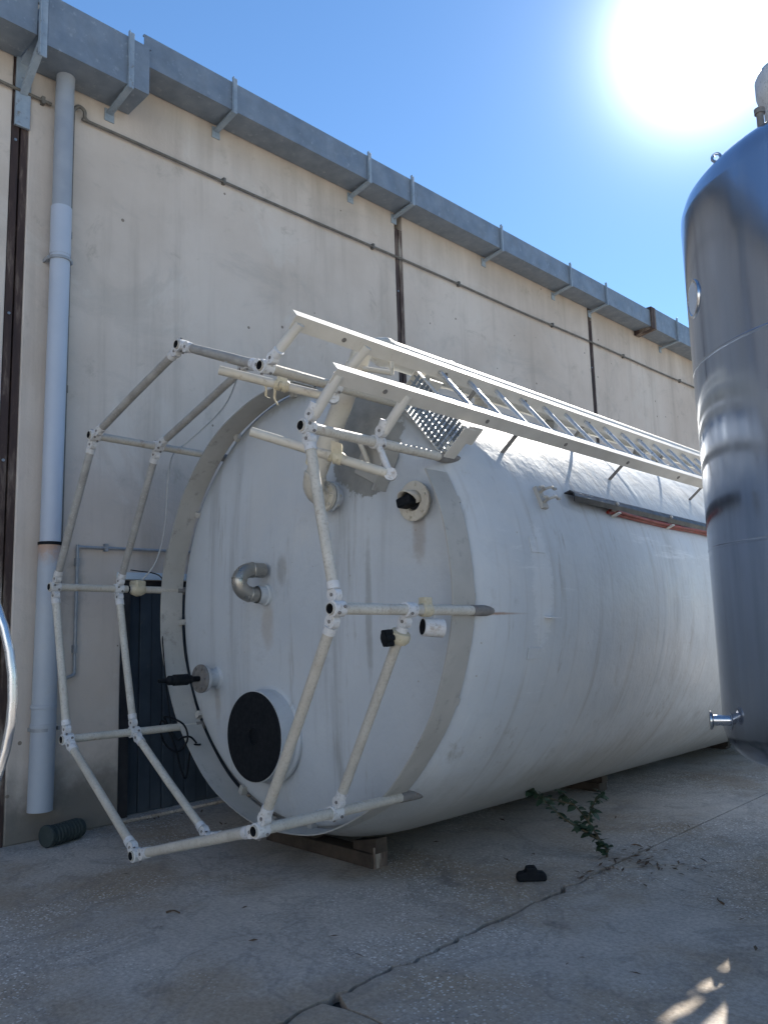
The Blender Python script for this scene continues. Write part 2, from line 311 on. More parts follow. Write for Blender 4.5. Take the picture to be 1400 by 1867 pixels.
# ------------------------------------------------------------------ mesh helpers
def frame(d):
    d = d.normalized(); a = Vector((0, 0, 1)) if abs(d.z) < .9 else Vector((1, 0, 0))
    x = a.cross(d).normalized(); return x, d.cross(x)
class MB:
    def __init__(s): s.v = []; s.f = []; s.mi = []
    def add(s, vs, fs, mi=0):
        k = len(s.v); s.v += [tuple(x) for x in vs]; s.f += [tuple(i+k for i in f) for f in fs]; s.mi += [mi]*len(fs); return s
    def box(s, a, b, mi=0):
        x0, y0, z0 = a; x1, y1, z1 = b
        return s.add([(x0, y0, z0), (x1, y0, z0), (x1, y1, z0), (x0, y1, z0), (x0, y0, z1), (x1, y0, z1), (x1, y1, z1), (x0, y1, z1)],
                     [(0, 3, 2, 1), (4, 5, 6, 7), (0, 1, 5, 4), (1, 2, 6, 5), (2, 3, 7, 6), (3, 0, 4, 7)], mi)
    def obox(s, c, ax, ay, az, mi=0):
        c = Vector(c); vs = [c + ax*i + ay*j + az*k for k in (-1, 1) for i, j in ((-1, -1), (1, -1), (1, 1), (-1, 1))]
        return s.add(vs, [(0, 3, 2, 1), (4, 5, 6, 7), (0, 1, 5, 4), (1, 2, 6, 5), (2, 3, 7, 6), (3, 0, 4, 7)], mi)
    def tube(s, path, r, seg=14, bore=0, cap=True, mi=0, closed=False):
        P = [Vector(p) for p in path]; n = len(P)
        rs = r if isinstance(r, (list, tuple)) else [r]*n
        T = []
        for i in range(n):
            if closed: t = P[(i+1) % n]-P[i-1]
            else: t = P[min(i+1, n-1)]-P[max(i-1, 0)]
            T.append(t.normalized())
        x, y = frame(T[0]); rings = []
        for i in range(n):
            if i:
                x = (x - T[i]*x.dot(T[i])).normalized(); y = T[i].cross(x)
            rings.append([P[i] + (x*math.cos(2*PI*k/seg) + y*math.sin(2*PI*k/seg))*rs[i] for k in range(seg)])
        vs = [p for q in rings for p in q]; fs = []
        for i in range(n if closed else n-1):
            a, b = i*seg, ((i+1) % n)*seg
            fs += [(a+k, a+(k+1) % seg, b+(k+1) % seg, b+k) for k in range(seg)]
        s.add(vs, fs, mi)
        if cap and not closed:
            for e in (0, 1):
                i = 0 if e == 0 else n-1; d = -T[0] if e == 0 else T[-1]; ring = rings[i]; c = P[i]
                if bore and (bore == 3 or bore == e+1):
                    inn = [c + (p-c)*.86 for p in ring]; deep = [q - d*.09 for q in inn]
                    o = [(k, (k+1) % seg, seg+(k+1) % seg, seg+k) for k in range(seg)]
                    if e == 0: o = [f[::-1] for f in o]
                    s.add(ring+inn, [f[::-1] if e == 0 else f for f in o] if False else o, mi)
                    w = [(k, (k+1) % seg, seg+(k+1) % seg, seg+k) for k in range(seg)]
                    if e == 0: w = [f[::-1] for f in w]
                    s.add(inn+deep, w, 1); s.add(deep, [tuple(range(seg)) if e else tuple(range(seg))[::-1]], 1)
                else:
                    s.add(ring, [tuple(range(seg)) if e else tuple(range(seg))[::-1]], mi)
        return s
    def cyl(s, a, b, r, seg=16, mi=0, bore=0): return s.tube([a, b], r, seg, bore=bore, mi=mi)
    def lathe(s, prof, seg=48, o=(0, 0, 0), ax=(0, 0, 1), mi=0, a0=0, a1=2*PI, flip=False):
        """prof: (radius, height) pairs along axis ax"""
        ax = Vector(ax).normalized(); o = Vector(o); x, y = frame(ax)
        full = abs(a1-a0-2*PI) < 1e-6; m = seg if full else seg+1; vs = []
        for r_, h in prof:
            for k in range(m):
                t = a0+(a1-a0)*k/seg; vs.append(o+ax*h+(x*math.cos(t)+y*math.sin(t))*r_)
        fs = []
        for i in range(len(prof)-1):
            for k in range(seg):
                a, b = i*m+k, i*m+(k+1) % m; f = (a, b, b+m, a+m); fs.append(f[::-1] if flip else f)
        return s.add(vs, fs, mi)
    def prism(s, poly, a, b, fn, mi=0):
        """poly: 2-D outline; fn(p, q, t) -> 3-D; extruded from t=a to t=b"""
        n = len(poly); vs = [fn(p, q, a) for p, q in poly]+[fn(p, q, b) for p, q in poly]
        return s.add(vs, [tuple(range(n))[::-1], tuple(range(n, 2*n))]+[(k, (k+1) % n, n+(k+1) % n, n+k) for k in range(n)], mi)
    def mesh(s, name, mats, smooth=True, sharp=35, weld=False):
        me = bpy.data.meshes.new(name); me.from_pydata(s.v, [], s.f); me.update()
        bm = bmesh.new(); bm.from_mesh(me)
        if weld: bmesh.ops.remove_doubles(bm, verts=bm.verts, dist=1e-5)
        bmesh.ops.dissolve_degenerate(bm, dist=1e-6, edges=bm.edges)
        bm.faces.ensure_lookup_table()
        bmesh.ops.recalc_face_normals(bm, faces=bm.faces)
        bm.to_mesh(me); bm.free()
        for m in mats: me.materials.append(M[m])
        if len(mats) > 1 and len(me.polygons) == len(s.mi):
            me.polygons.foreach_set('material_index', s.mi)
        if smooth:
            me.polygons.foreach_set('use_smooth', [True]*len(me.polygons)); me.set_sharp_from_angle(angle=R(sharp))
        return me
    def build(s, name, mats, parent=None, smooth=True, sharp=35, bevel=0, weld=False):
        if isinstance(mats, str): mats = [mats]
        o = bpy.data.objects.new(name, s.mesh(name, mats, smooth, sharp, weld)); COL.objects.link(o)
        if parent: o.parent = parent
        if bevel:
            b = o.modifiers.new('bevel', 'BEVEL'); b.width = bevel; b.segments = 2; b.limit_method = 'ANGLE'; b.angle_limit = R(40)
        return o
def tag(o, label, cat, group=None):
    o['label'] = label; o['category'] = cat
    if group: o['group'] = group
    return o
def empty(name, loc, label, cat, group=None, mw=None):
    o = bpy.data.objects.new(name, None); COL.objects.link(o); o.location = loc; o.empty_display_size = .2
    if mw: o.matrix_world = mw
    return tag(o, label, cat, group)
def structure(o): o['kind'] = 'structure'; return o
def smoothpath(pts, n=8):
    """Catmull-Rom through the points"""
    P = [Vector(p) for p in pts]; P = [2*P[0]-P[1]]+P+[2*P[-1]-P[-2]]; out_ = []
    for i in range(1, len(P)-2):
        for k in range(n):
            t = k/n; a, b, c, d = P[i-1:i+3]
            out_.append(.5*((2*b)+(c-a)*t+(2*a-5*b+4*c-d)*t*t+(3*b-a-3*c+d)*t**3))
    return out_+[P[-2]]

# ================================================================== GROUND
g = MB().add([(-400, -400, -.045), (400, -400, -.045), (400, 400, -.045), (-400, 400, -.045)], [(0, 1, 2, 3)]).build('ground', 'subbase', smooth=False)
structure(g)
def jag(a, b, amp, step, seed):
    a = Vector((*a, 0)); b = Vector((*b, 0)); n = max(2, int((b-a).length/step)); d = (b-a).normalized(); s_ = Vector((-d.y, d.x, 0)); pts = []
    for i in range(n+1):
        p = a+(b-a)*i/n; k = 0 if i in (0, n) else amp*(noise.noise(p*9+Vector((seed, 0, 0)))*1.3+noise.noise(p*31)*.8)
        pts.append(p+s_*k)
    return pts
XJ = -2.73
joint = jag((XJ, 1.2), (XJ, 4.66), .03, .05, 3)
wid = lambda p: .008+.016*max(0, noise.noise(p*3.3)+.3)
def off(pts, dx, dy=0): return [(p.x+dx*wid(p), p.y+dy*wid(p)) for p in pts]
diag = jag((XJ, 4.66), (-1.9, 5.62), .02, .07, 8)
mid = jag((XJ, 2.345), (9, 2.30), .009, .12, 5)
def slab(poly):
    n = len(poly); m_ = MB(); m_.prism(poly, -.04, 0, lambda p, q, t: (p, q, t)); o = m_.build('slab', 'ground', g, smooth=False)
    bm = bmesh.new(); bm.from_mesh(o.data); bmesh.ops.triangulate(bm, faces=[f for f in bm.faces if len(f.verts) > 4]); bm.to_mesh(o.data); bm.free(); return o
# slab under the lying tank (everything left of the cracked joint)
slab([(-60, -30), (XJ-.006, -30), (XJ-.006, 1.2)]+off(joint, -1)[1:]+[(XJ-.006, 40), (-60, 40)])
kk = min(range(len(joint)), key=lambda i: abs(joint[i].y-2.345))
slab([(XJ+.006, -30), (60, -30), (60, 2.28)]+[(p[0], p[1]-.006) for p in [(q.x, q.y) for q in mid]][::-1][:-1]+off(joint[:kk], 1)[::-1])
slab(off(joint[kk+1:], 1)[:]+[(p.x+.006, p.y-.006) for p in diag[1:]]+[(60, 5.7), (60, 2.32)]+[(p.x, p.y+.006) for p in mid][::-1][:-1])
slab([(XJ-.0058, 4.70)]+[(p.x-.006, p.y+.006) for p in diag[1:]]+[(60, 5.72), (60, 40), (XJ-.0058, 40)])

# ================================================================== WAREHOUSE WALL
XW = -6.36
B = empty('warehouse_building', (XW-.1, 4.5, 0), 'long cream rendered warehouse wall with steel box gutter, grey downpipe and blue door', 'building')
BL = Vector((XW-.1, 4.5, 0))
def bpart(mb, name, mats, parent=None, **k):
    """building parts are modelled in world metres and hung under the building"""
    mb.v = [(x-BL.x, y-BL.y, z-BL.z) for x, y, z in mb.v]
    return mb.build(name, mats, parent or B, **k)
def yz(p, q, t): return (t, p, q)
TOP = 6.93
for k, (y0, y1) in enumerate([(-9, 2.205), (2.345, 6.765), (6.9, 11.325), (11.445, 15.84), (15.96, 24)]):
    poly = [(y0, 0), (y1, 0), (y1, TOP), (y0, TOP)]
    if k == 1: poly = [(y0, 0), (3.24, 0), (3.24, 1.985), (4.72, 1.985), (4.72, 0), (y1, 0), (y1, TOP), (y0, TOP)]
    bpart(MB().prism(poly, XW-.2, XW, yz), 'wall_panel', 'wall', smooth=False, bevel=.012)
for y0, y1 in [(2.205, 2.345), (6.765, 6.9), (11.325, 11.445), (15.84, 15.96)]:
    m_ = MB(); w = (y1-y0)
    m_.box((XW-.16, y0-.01, 0), (XW-.045, y1+.01, 6.45))
    m_.box((XW-.05, y0+.004, 0), (XW-.008, y0+w*.44, 6.42)); m_.box((XW-.05, y0+w*.56, 0), (XW-.008, y1-.004, 6.42))
    c = bpart(m_, 'steel_column', 'rust', smooth=False)
    for zz in (1.1, 2.9, 4.1, 5.6):
        bpart(MB().cyl((XW-.012, y0+w*.25, zz), (XW+.004, y0+w*.25, zz), .012, 8), 'bolt', 'galv', None)
bpart(MB().prism([(XW-.2, 6.93), (XW+.02, 6.93), (XW+.02, 6.97), (XW-9, 7.9), (XW-9, 7.8)], -9, 24, lambda p, q, t: (p, t, q)), 'roof', 'roof', smooth=False)
bpart(MB().box((XW-9, -9, 0), (XW-8.8, 24, 7.8)), 'rear_wall', 'wall', smooth=False)
for yy in (-9, 23.8): bpart(MB().prism([(XW-8.8, 0), (XW-.2, 0), (XW-.2, 6.9), (XW-8.8, 7.78)], yy, yy+.2, lambda p, q, t: (p, t, q)), 'gable_wall', 'wall', smooth=False)
# box gutter: open-top folded sheet
def gutter(y0, y1, xf, zb, zt, xb=XW+.012, name='gutter'):
    t = .006; m_ = MB()
    prof = [(xb, zt+.02), (xb, zb), (xf, zb), (xf, zt), (xf-.03, zt+.004), (xf-.03, zt-.01), (xf-t, zt-.012), (xf-t, zb+t), (xb+t, zb+t), (xb+t, zt+.02)]
    m_.prism(prof, y0, y1, lambda p, q, s_: (p, s_, q)); return bpart(m_, name, 'galv', smooth=False)
gutter(3.2, 12.9, -6.03, 6.60, 6.90)
gutter(13.05, 24, -6.00, 6.57, 6.95)
gb = gutter(2.32, 3.22, -5.965, 6.275, 6.735, name='gutter_outlet_box')
for yy in (2.322, 3.218): bpart(MB().box((XW+.02, yy-.003, 6.28), (-5.97, yy+.003, 6.73)), 'end_plate', 'galv', smooth=False)
gutter(-9, 2.24, -5.98, 6.33, 6.76)
bpart(MB().box((XW+.03, 3.13, 6.74), (-5.99, 3.25, 6.752)), 'cover_strip', 'galv', smooth=False)
bpart(MB().prism([(XW+.012, 6.52), (-6.0, 6.57), (-6.0, 6.96), (XW+.012, 6.96)], 12.9, 13.06, lambda p, q, s_: (p, s_, q)), 'gutter_union', 'rust', smooth=False)
def hanger(y, xf, zb, zt, foot=.10):
    m_ = MB(); w = .028
    m_.box((xf+.002, y-w, zb-.03), (xf+.014, y+w, zt+.045)); m_.box((xf+.014, y-w, zb-.03), (xf+.034, y-w+.006, zt+.045))
    d = Vector((XW-xf+.01, 0, -foot)); c = Vector((xf, y, zb-.012))+d*.5
    ax = d*.5; n_ = Vector((-d.z, 0, d.x)).normalized()*.012
    m_.obox(c, ax, Vector((0, w, 0)), n_)
    m_.box((XW+.001, y-.045, zb-foot-.09), (XW+.012, y+.045, zb-foot+.03))
    h = bpart(m_, 'gutter_bracket', 'hanger', smooth=False, bevel=.002)
    return h
for y in (4.17, 6.02, 6.75, 8.55, 10.3, 11.38): hanger(y, -6.03, 6.60, 6.90, .05)
hanger(3.04, -5.965, 6.275, 6.735, .06); hanger(13.9, -6.0, 6.57, 6.95, .05)
# big hanger at the column
m_ = MB(); m_.box((-5.97, 2.245, 6.15), (-5.955, 2.315, 7.1)); m_.box((-5.955, 2.245, 6.15), (-5.925, 2.253, 7.1))
for z0, z1 in ((6.28, 6.02), (6.5, 6.3)):
    d = Vector((XW+.02+5.965, 0, z1-z0)); m_.obox(Vector((-5.965, 2.28, z0))+d*.5, d*.5, Vector((0, .03, 0)), Vector((-d.z, 0, d.x)).normalized()*.02)
m_.box((XW+.001, 2.22, 5.72), (XW+.03, 2.34, 6.45))
bpart(m_, 'column_hanger', 'hanger', smooth=False, bevel=.003)

# downpipe
DX, DY = XW+.105, 2.592
def ringprof(y, x, z0, z1, r): return MB().lathe([(r, z0), (r, z1)], 28, (x, y, 0))
dpipe = bpart(MB().tube([(DX, DY, 5.0), (DX, DY, 6.17), (DX+.01, DY+.002, 6.28)], .076, 28), 'downpipe_outlet', 'pvc_dark')
dmain = bpart(MB().tube([(DX, DY-.012, 2.25), (DX, DY, 4.4), (DX, DY, 5.05)], [.079, .079, .08], 28), 'downpipe', 'pvc')
bpart(MB().tube([(DX, DY, 4.66), (DX, DY, 5.08)], .0835, 28), 'pipe_socket', 'pvc', None)
bpart(MB().tube([(DX, DY-.03, .235), (DX, DY-.022, .9), (DX, DY-.014, 2.24)], [.092, .091, .083], 28, bore=1), 'downpipe_lower', ['pvc_low', 'bore'])
bpart(MB().lathe([(.082, 2.24), (.09, 2.242), (.091, 2.264), (.083, 2.266)], 28, (DX, DY-.013, 0)), 'rubber_seal', 'black')
for zz, r_ in ((1.0, .096), (.86, .096)): bpart(MB().lathe([(.088, zz-.015), (r_, zz-.012), (r_, zz+.012), (.088, zz+.015)], 28, (DX, DY-.024, 0)), 'pipe_collar', 'pvc_low')
for zz in (4.62, .83):
    m_ = MB().lathe([(.084, zz-.012), (.091, zz-.012), (.091, zz+.012), (.084, zz+.012)], 28, (DX, DY-(.026 if zz < 2 else 0), 0))
    m_.box((XW, DY+.085, zz-.014), (DX+.02, DY+.1, zz+.014)); m_.box((XW, DY-.1, zz-.014), (DX, DY-.088, zz+.014))
    bpart(m_, 'pipe_clamp', 'conduit_grey')
# conduits on the wall
def conduit(name, path, r, mat, clips=()):
    c = bpart(MB().tube(path, r, 8), name, mat)
    for p in clips:
        p = Vector(p); m_ = MB().box((p.x-.03, p.y-.014, p.z-.03), (p.x+.016, p.y+.014, p.z+.034)); bpart(m_, 'conduit_clip', mat, None, smooth=False)
cx = XW+.03
conduit('long_conduit', [(cx, 2.78, 6.02)]+[(cx, y, 6.02-.012*math.sin((y-2.78)/4.4*PI)**2) for y in [3+.8*i for i in range(17)]]+[(cx, 17, 6.02)], .014, 'conduit', [(cx, y, 6.018) for y in (4.25, 6.35, 7.95, 10.2, 12.4, 14.6)])
conduit('long_conduit', [(cx, -8, 6.05), (cx, 1.2, 6.05), (cx, 2.51, 6.03)], .014, 'conduit', [(cx, 2.44, 6.03), (cx, .6, 6.05)])
conduit('conduit_loop', smoothpath([(cx, 2.70, 5.98), (cx+.01, 2.70, 6.06), (cx+.02, 2.74, 6.11), (cx+.02, 2.79, 6.09), (cx+.01, 2.80, 6.04), (cx, 2.83, 6.018)], 5), .017, 'conduit')
conduit('vertical_conduit', [(cx, 2.70, 6.0), (cx, 2.70, 4.0), (cx, 2.695, 1.9)], .016, 'conduit', [(cx, 2.70, z) for z in (4.9, 3.55)])
conduit('door_conduit', [(cx, 2.835, 2.247), (cx, 3.4, 2.25), (cx, 4.9, 2.252)], .012, 'conduit_grey', [(cx, 3.08, 2.25)])
conduit('door_conduit', smoothpath([(cx, 2.835, 2.247), (cx, 2.835, 2.2), (cx, 2.833, 1.5), (cx, 2.833, 1.28), (cx+.01, 2.825, 1.225), (cx+.03, 2.77, 1.205), (cx+.04, 2.70, 1.19)], 4), .014, 'conduit_grey', [(cx, 2.835, 2.12), (cx, 2.833, 1.42)])
# door: dark frame, vertical boards, lintel
D = bpart(MB().box((XW-.14, 3.24, .02), (XW-.115, 4.72, 1.98)), 'door', 'door', smooth=False)
ny = 12; wb = (4.70-3.345)/ny
bmsh = None
for i in range(ny):
    y0 = 3.345+i*wb; dx = .018 if i % 2 else .006
    m_ = MB().box((XW-.115+.001, y0+.004, .03), (XW-.098+dx, y0+wb-.004, 1.975))
    m_.v = [(x-BL.x, y-BL.y, z) for x, y, z in m_.v]
    m_.build('door_board', 'door', D, smooth=False, bevel=.003)
bpart(MB().box((XW-.13, 3.241, 0), (XW-.02, 3.335, 1.984)), 'door_frame', 'doorframe', smooth=False, bevel=.004)
bpart(MB().box((XW-.113, 3.336, 1.93), (XW-.04, 4.718, 1.9845)), 'door_head', 'doorframe', smooth=False)
bpart(MB().box((XW+.001, 3.19, 1.988), (XW+.035, 4.78, 2.05)), 'lintel', 'lintel', smooth=False, bevel=.006)
bpart(MB().box((XW-.19, 3.242, .001), (XW+.05, 4.718, .028)), 'door_sill', 'ground', smooth=False, bevel=.008)

# ================================================================== WAREHOUSE ADDED BEHIND THE CAMERA (bounces sun into the shade, mirrored in the vessel)
O = empty('bounce_warehouse', (-2, -13, 0), 'added pale warehouse behind the viewer that bounces sunlight into the shade', 'building')
for x0, x1 in ((-28, -16.05), (-15.95, -4.05), (-3.95, 7.95), (8.05, 22)):
    cxm = (x0+x1)/2
    MB().prism([(x0, 0), (cxm-1.8, 0), (cxm-1.8, 3.6), (cxm+1.8, 3.6), (cxm+1.8, 0), (x1, 0), (x1, 7.4), (x0, 7.4)], -.2, 0, lambda p, q, t: (p, t, q)).build('wall_panel', 'bounce_wall', O, smooth=False)
    rd = MB()
    for i in range(30): rd.box((cxm-1.8, -.14, i*.12+.003), (cxm+1.8, -.1-.012*(i % 2), i*.12+.117))
    rd.build('roller_door', 'galv', O, smooth=False)
MB().box((-28, -.2, 7.41), (22, .25, 7.7)).build('gutter', 'galv', O, smooth=False)
MB().prism([(-.2, 7.4), (-9, 8.4), (-9, 0), (-8.8, 0), (-8.8, 8.2), (-.2, 7.25)], -28, 22, lambda p, q, t: (t, p, q)).build('roof', 'roof', O, smooth=False)

# ================================================================== LYING STORAGE TANK
S = 3.28; RS = 1.60; RR = 1.479
CT = Vector((-1.2967*S, S, CAM_H+.0582*S))
dy_, dp_ = -.0126, -.0165
ta = Vector((math.sin(dy_)*math.cos(dp_), math.cos(dy_)*math.cos(dp_), math.sin(dp_)))
tu = Vector((math.cos(dy_), -math.sin(dy_), 0)); tv = tu.cross(ta)
base = CT - tv*RS
mw = Matrix(((tu.x, ta.x, tv.x, base.x), (tu.y, ta.y, tv.y, base.y), (tu.z, ta.z, tv.z, base.z), (0, 0, 0, 1)))
T = empty('storage_tank', base, 'huge pale grey cylindrical storage tank lying on its side beside the wall', 'tank', mw=mw)
def L(u, v, w): return Vector((u, w, v+RS))
def PL(r, th, w): return L(r*math.cos(R(th)), r*math.sin(R(th)), w)
LEN = 7.2
AX = (0, 1, 0); OC = L(0, 0, 0)
SH = [(1.47, .205), (1.49, .222), (1.515, .26), (1.545, .33), (1.575, .44), (1.592, .56), (RS, .72), (RS, 1.5)]
SH += [(RS, 1.5+(LEN-2.4)*i/6) for i in range(1, 7)]+[(1.58, LEN-.45), (1.5, LEN-.2), (1.2, LEN-.05), (.6, LEN), (.001, LEN)]
MB().lathe(SH, 144, OC, AX).build('shell', 'shell', T, sharp=60)
HD = [(.001, .10), (.4, .106), (.8, .122), (1.1, .142), (1.3, .16), (1.41, .178), (1.455, .195), (1.47, .21)]
MB().lathe(HD, 144, OC, AX).build('end_head', 'head', T, sharp=60)
# seams on the shell
for w_ in (2.35, 4.7):
    MB().lathe([(RS-.002, w_-.05), (RS+.002, w_-.04), (RS+.002, w_+.04), (RS-.002, w_+.05)], 144, OC, AX).build('seam_band', 'shell', T, sharp=60)
# toe board ring, two lapped sheets, open where the ladder lands
def arcsheet(r0, r1, w0, w1, a0, a1, seg):
    m_ = MB(); pts = []
    for k in range(seg+1):
        th = a0+(a1-a0)*k/seg; wob = .004*math.sin(th*.11)+.003*math.sin(th*.27)
        pts.append([PL(r0+wob, th, w0), PL(r1+wob, th, w0), PL(r1+wob, th, w1), PL(r0+wob, th, w1)])
    vs = [p for q in pts for p in q]; fs = []
    for k in range(seg):
        a, b = k*4, k*4+4
        for j in range(4): fs.append((a+j, a+(j+1) % 4, b+(j+1) % 4, b+j))
    fs += [(0, 1, 2, 3), (seg*4+3, seg*4+2, seg*4+1, seg*4)]
    return m_.add(vs, fs)
arcsheet(RR-.008, RR, 0.0, .185, 84, 168, 60).build('toe_board', 'ring', T, sharp=40)
arcsheet(RR+.004, RR+.012, -.004, .188, 162, 387, 120).build('toe_board', 'ring', T, sharp=40)
for th in (92, 120, 150, 185, 215, 245, 275, 305, 335, 358, 380):
    m_ = MB(); e1 = PL(1, th, 0)-PL(0, th, 0); e2 = PL(1, th+90, 0)-PL(0, th+90, 0)
    m_.obox(PL(RR-.02, th, .18), e1*.03, e2*.02, Vector((0, .025, 0))); m_.build('toe_board_clip', 'ring', T, smooth=False)

# guard rail
WF, WM, RP, TR = -.85, -.36, 1.508, .0275
POST = dict(A=84.8, B=130.2, C=175.1, D=217.3, E=261.3, F=308.6, G=355.1, H=30.6, I=50.2)
def eye(m_, c, d, ax):
    """swivel eye: two cheek discs and a bolt, at c, facing along ax, with socket along d"""
    d = d.normalized(); ax = ax.normalized()
    m_.cyl(c-ax*.019, c+ax*.019, .033, 18); m_.cyl(c-ax*.0225, c+ax*.0225, .009, 8, mi=1)
    m_.cyl(c+d*.026, c+d*.062, .031, 16)
def clamp(parent, c, ax, dirs, mat='clamp'):
    m_ = MB(); m_.lathe([(.0285, -.036), (.038, -.034), (.038, .034), (.0285, .036)], 18, c, ax)
    for d in dirs:
        d = d.normalized(); e = ax.cross(d).normalized()
        m_.obox(c+d*.04, d*.016, ax*.024, e*.013); eye(m_, c+d*.066, d, ax)
        m_.cyl(c+e*.036+ax*.016, c+e*.046+ax*.016, .008, 6, mi=1); m_.cyl(c-e*.036-ax*.016, c-e*.046-ax*.016, .008, 6, mi=1)
    return m_.build('rail_clamp', [mat, 'stub'], parent)
NAMES = ['I', 'A', 'B', 'C', 'D', 'E', 'F', 'G', 'H']
AXV = Vector((0, 1, 0))
posts = {}
for k, n in enumerate(NAMES):
    th = POST[n]
    m_ = MB().tube([PL(RP, th, WF-.045), PL(RP, th, -.2), PL(RP, th, .15)], TR, 18, bore=1)
    posts[n] = m_.build('guard_post', [('tube'), 'bore'], T)
    MB().tube([PL(RP, th, .145), PL(RP+.002, th, .25), PL(RP+.004, th, .40)], [.0305, .0305, .026], 14).build('post_foot', 'stub', posts[n])
    for w_ in (WF, WM):
        dirs = []
        c = PL(RP, th, w_)
        if k > 0 and not (w_ == WM and n in 'AH'): dirs.append(PL(RP, POST[NAMES[k-1]], w_)-c)
        if k < 8 and not (w_ == WM and n in 'IG'): dirs.append(PL(RP, POST[NAMES[k+1]], w_)-c)
        if n in 'HI':
            dirs.append(PL(1.76, 34.8 if n == 'H' else 47.2, w_)-c)
        clamp(posts[n], c, AXV, dirs)
for k in range(8):
    a, b = NAMES[k], NAMES[k+1]
    for w_ in (WF, WM):
        if w_ == WM and a in 'IG': continue
        p, q = PL(RP, POST[a], w_), PL(RP, POST[b], w_); d = (q-p).normalized()
        s_ = d.cross(AXV).normalized()*random.uniform(-.006, .006)
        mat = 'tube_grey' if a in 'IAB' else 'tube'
        if a == 'F' and w_ == WM:    # knee rail that carries the knob fitting
            pass
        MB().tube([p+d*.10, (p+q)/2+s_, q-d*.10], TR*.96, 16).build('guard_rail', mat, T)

# ladder along the top of the shell
LT = 40.0
er = (PL(1, LT, 0)-PL(0, LT, 0)); et = (PL(1, LT+90, 0)-PL(0, LT+90, 0))
def LD(rad, tan, w): return OC+er*rad+et*tan+AXV*w
TN, TF = -.215, .255
W0, W1 = -.86, 6.9
for t0 in (TN, TF):
    prof = [(1.735, t0), (1.735, t0+.007), (1.813, t0+.007), (1.813, t0+.055), (1.82, t0+.055), (1.82, t0)]
    m_ = MB(); nseg = 10
    m_.prism(prof, W0, W1, lambda p, q, s_: LD(p, q, s_))
    st = m_.build('ladder_stringer', 'ladder', T, smooth=False, bevel=.0025)
    for i in range(8):
        w_ = -.5+i*.86
        MB().cyl(LD(1.775, t0-.004, w_), LD(1.775, t0+.001, w_), .014, 10).build('bolt_head', 'stub', st)
nr = 0; w_ = .30; rungmesh = None
while w_ < W1-.1:
    MB().cyl(LD(1.78, TN+.006, w_), LD(1.78, TF+.0, w_), .0135, 10).build('ladder_rung', 'zinc', T)
    w_ += .287
for w_ in (.72, 2.08, 3.5, 4.9, 6.3):
    for t0 in (TN+.02, TF+.02):
        rr = math.sqrt(RS*RS-t0*t0)
        m_ = MB().obox((LD(rr-.01, t0, w_)+LD(1.81, t0, w_))*.5, er*((1.81-rr+.01)/2), et*.004, AXV*.018); m_.build('ladder_bracket', 'stub', T, smooth=False)
# tubes tying the stringers to the gate posts
for n, t0 in (('H', TN+.015), ('I', TF+.0)):
    for w_ in (WF, WM):
        p = PL(RP, POST[n], w_); q = LD(1.772, t0-.004, w_+.03); d = (q-p).normalized()
        MB().tube([p+d*.07, q+d*.012], TR, 16).build('ladder_tie', 'ladder', T)
# grating landing at the ladder head
gm = MB(); GW = .16
gt0, gt1, gr0, gr1 = -.27, .30, 1.50, 1.725
fr_ = MB()
for (a, b, c, d) in ((gr0, gr1, gt0, gt0+.006), (gr0, gr1, gt1-.006, gt1), (gr0, gr0+.006, gt0, gt1), (gr1-.006, gr1, gt0, gt1)):
    hh_ = .016 if a > 1.6 else .05
    fr_.obox(LD((a+b)/2, (c+d)/2, GW-.005+hh_), er*((b-a)/2), et*((d-c)/2), AXV*hh_)
plat = fr_.build('landing_frame', 'ladder', T, smooth=False, bevel=.002)
n1 = 16
for i in range(1, n1):
    t_ = gt0+(gt1-gt0)*i/n1
    MB().obox(LD((gr0+gr1)/2, t_, GW+.018), er*((gr1-gr0)/2-.006), et*.002, AXV*.014).build('grating_bar', 'galv', plat, smooth=False)
for i in range(1, 6):
    r_ = gr0+(gr1-gr0)*i/6
    MB().obox(LD(r_, (gt0+gt1)/2, GW+.012), er*.002, et*((gt1-gt0)/2-.006), AXV*.007).build('grating_cross_bar', 'galv', plat, smooth=False)
for t_ in (gt0+.05, gt1-.06):
    rr = math.sqrt(1.56**2-t_*t_)
    MB().obox(LD(1.66, t_, GW+.15), er*.06, et*.004, AXV*.06).build('landing_gusset', 'ladder', T, smooth=False)
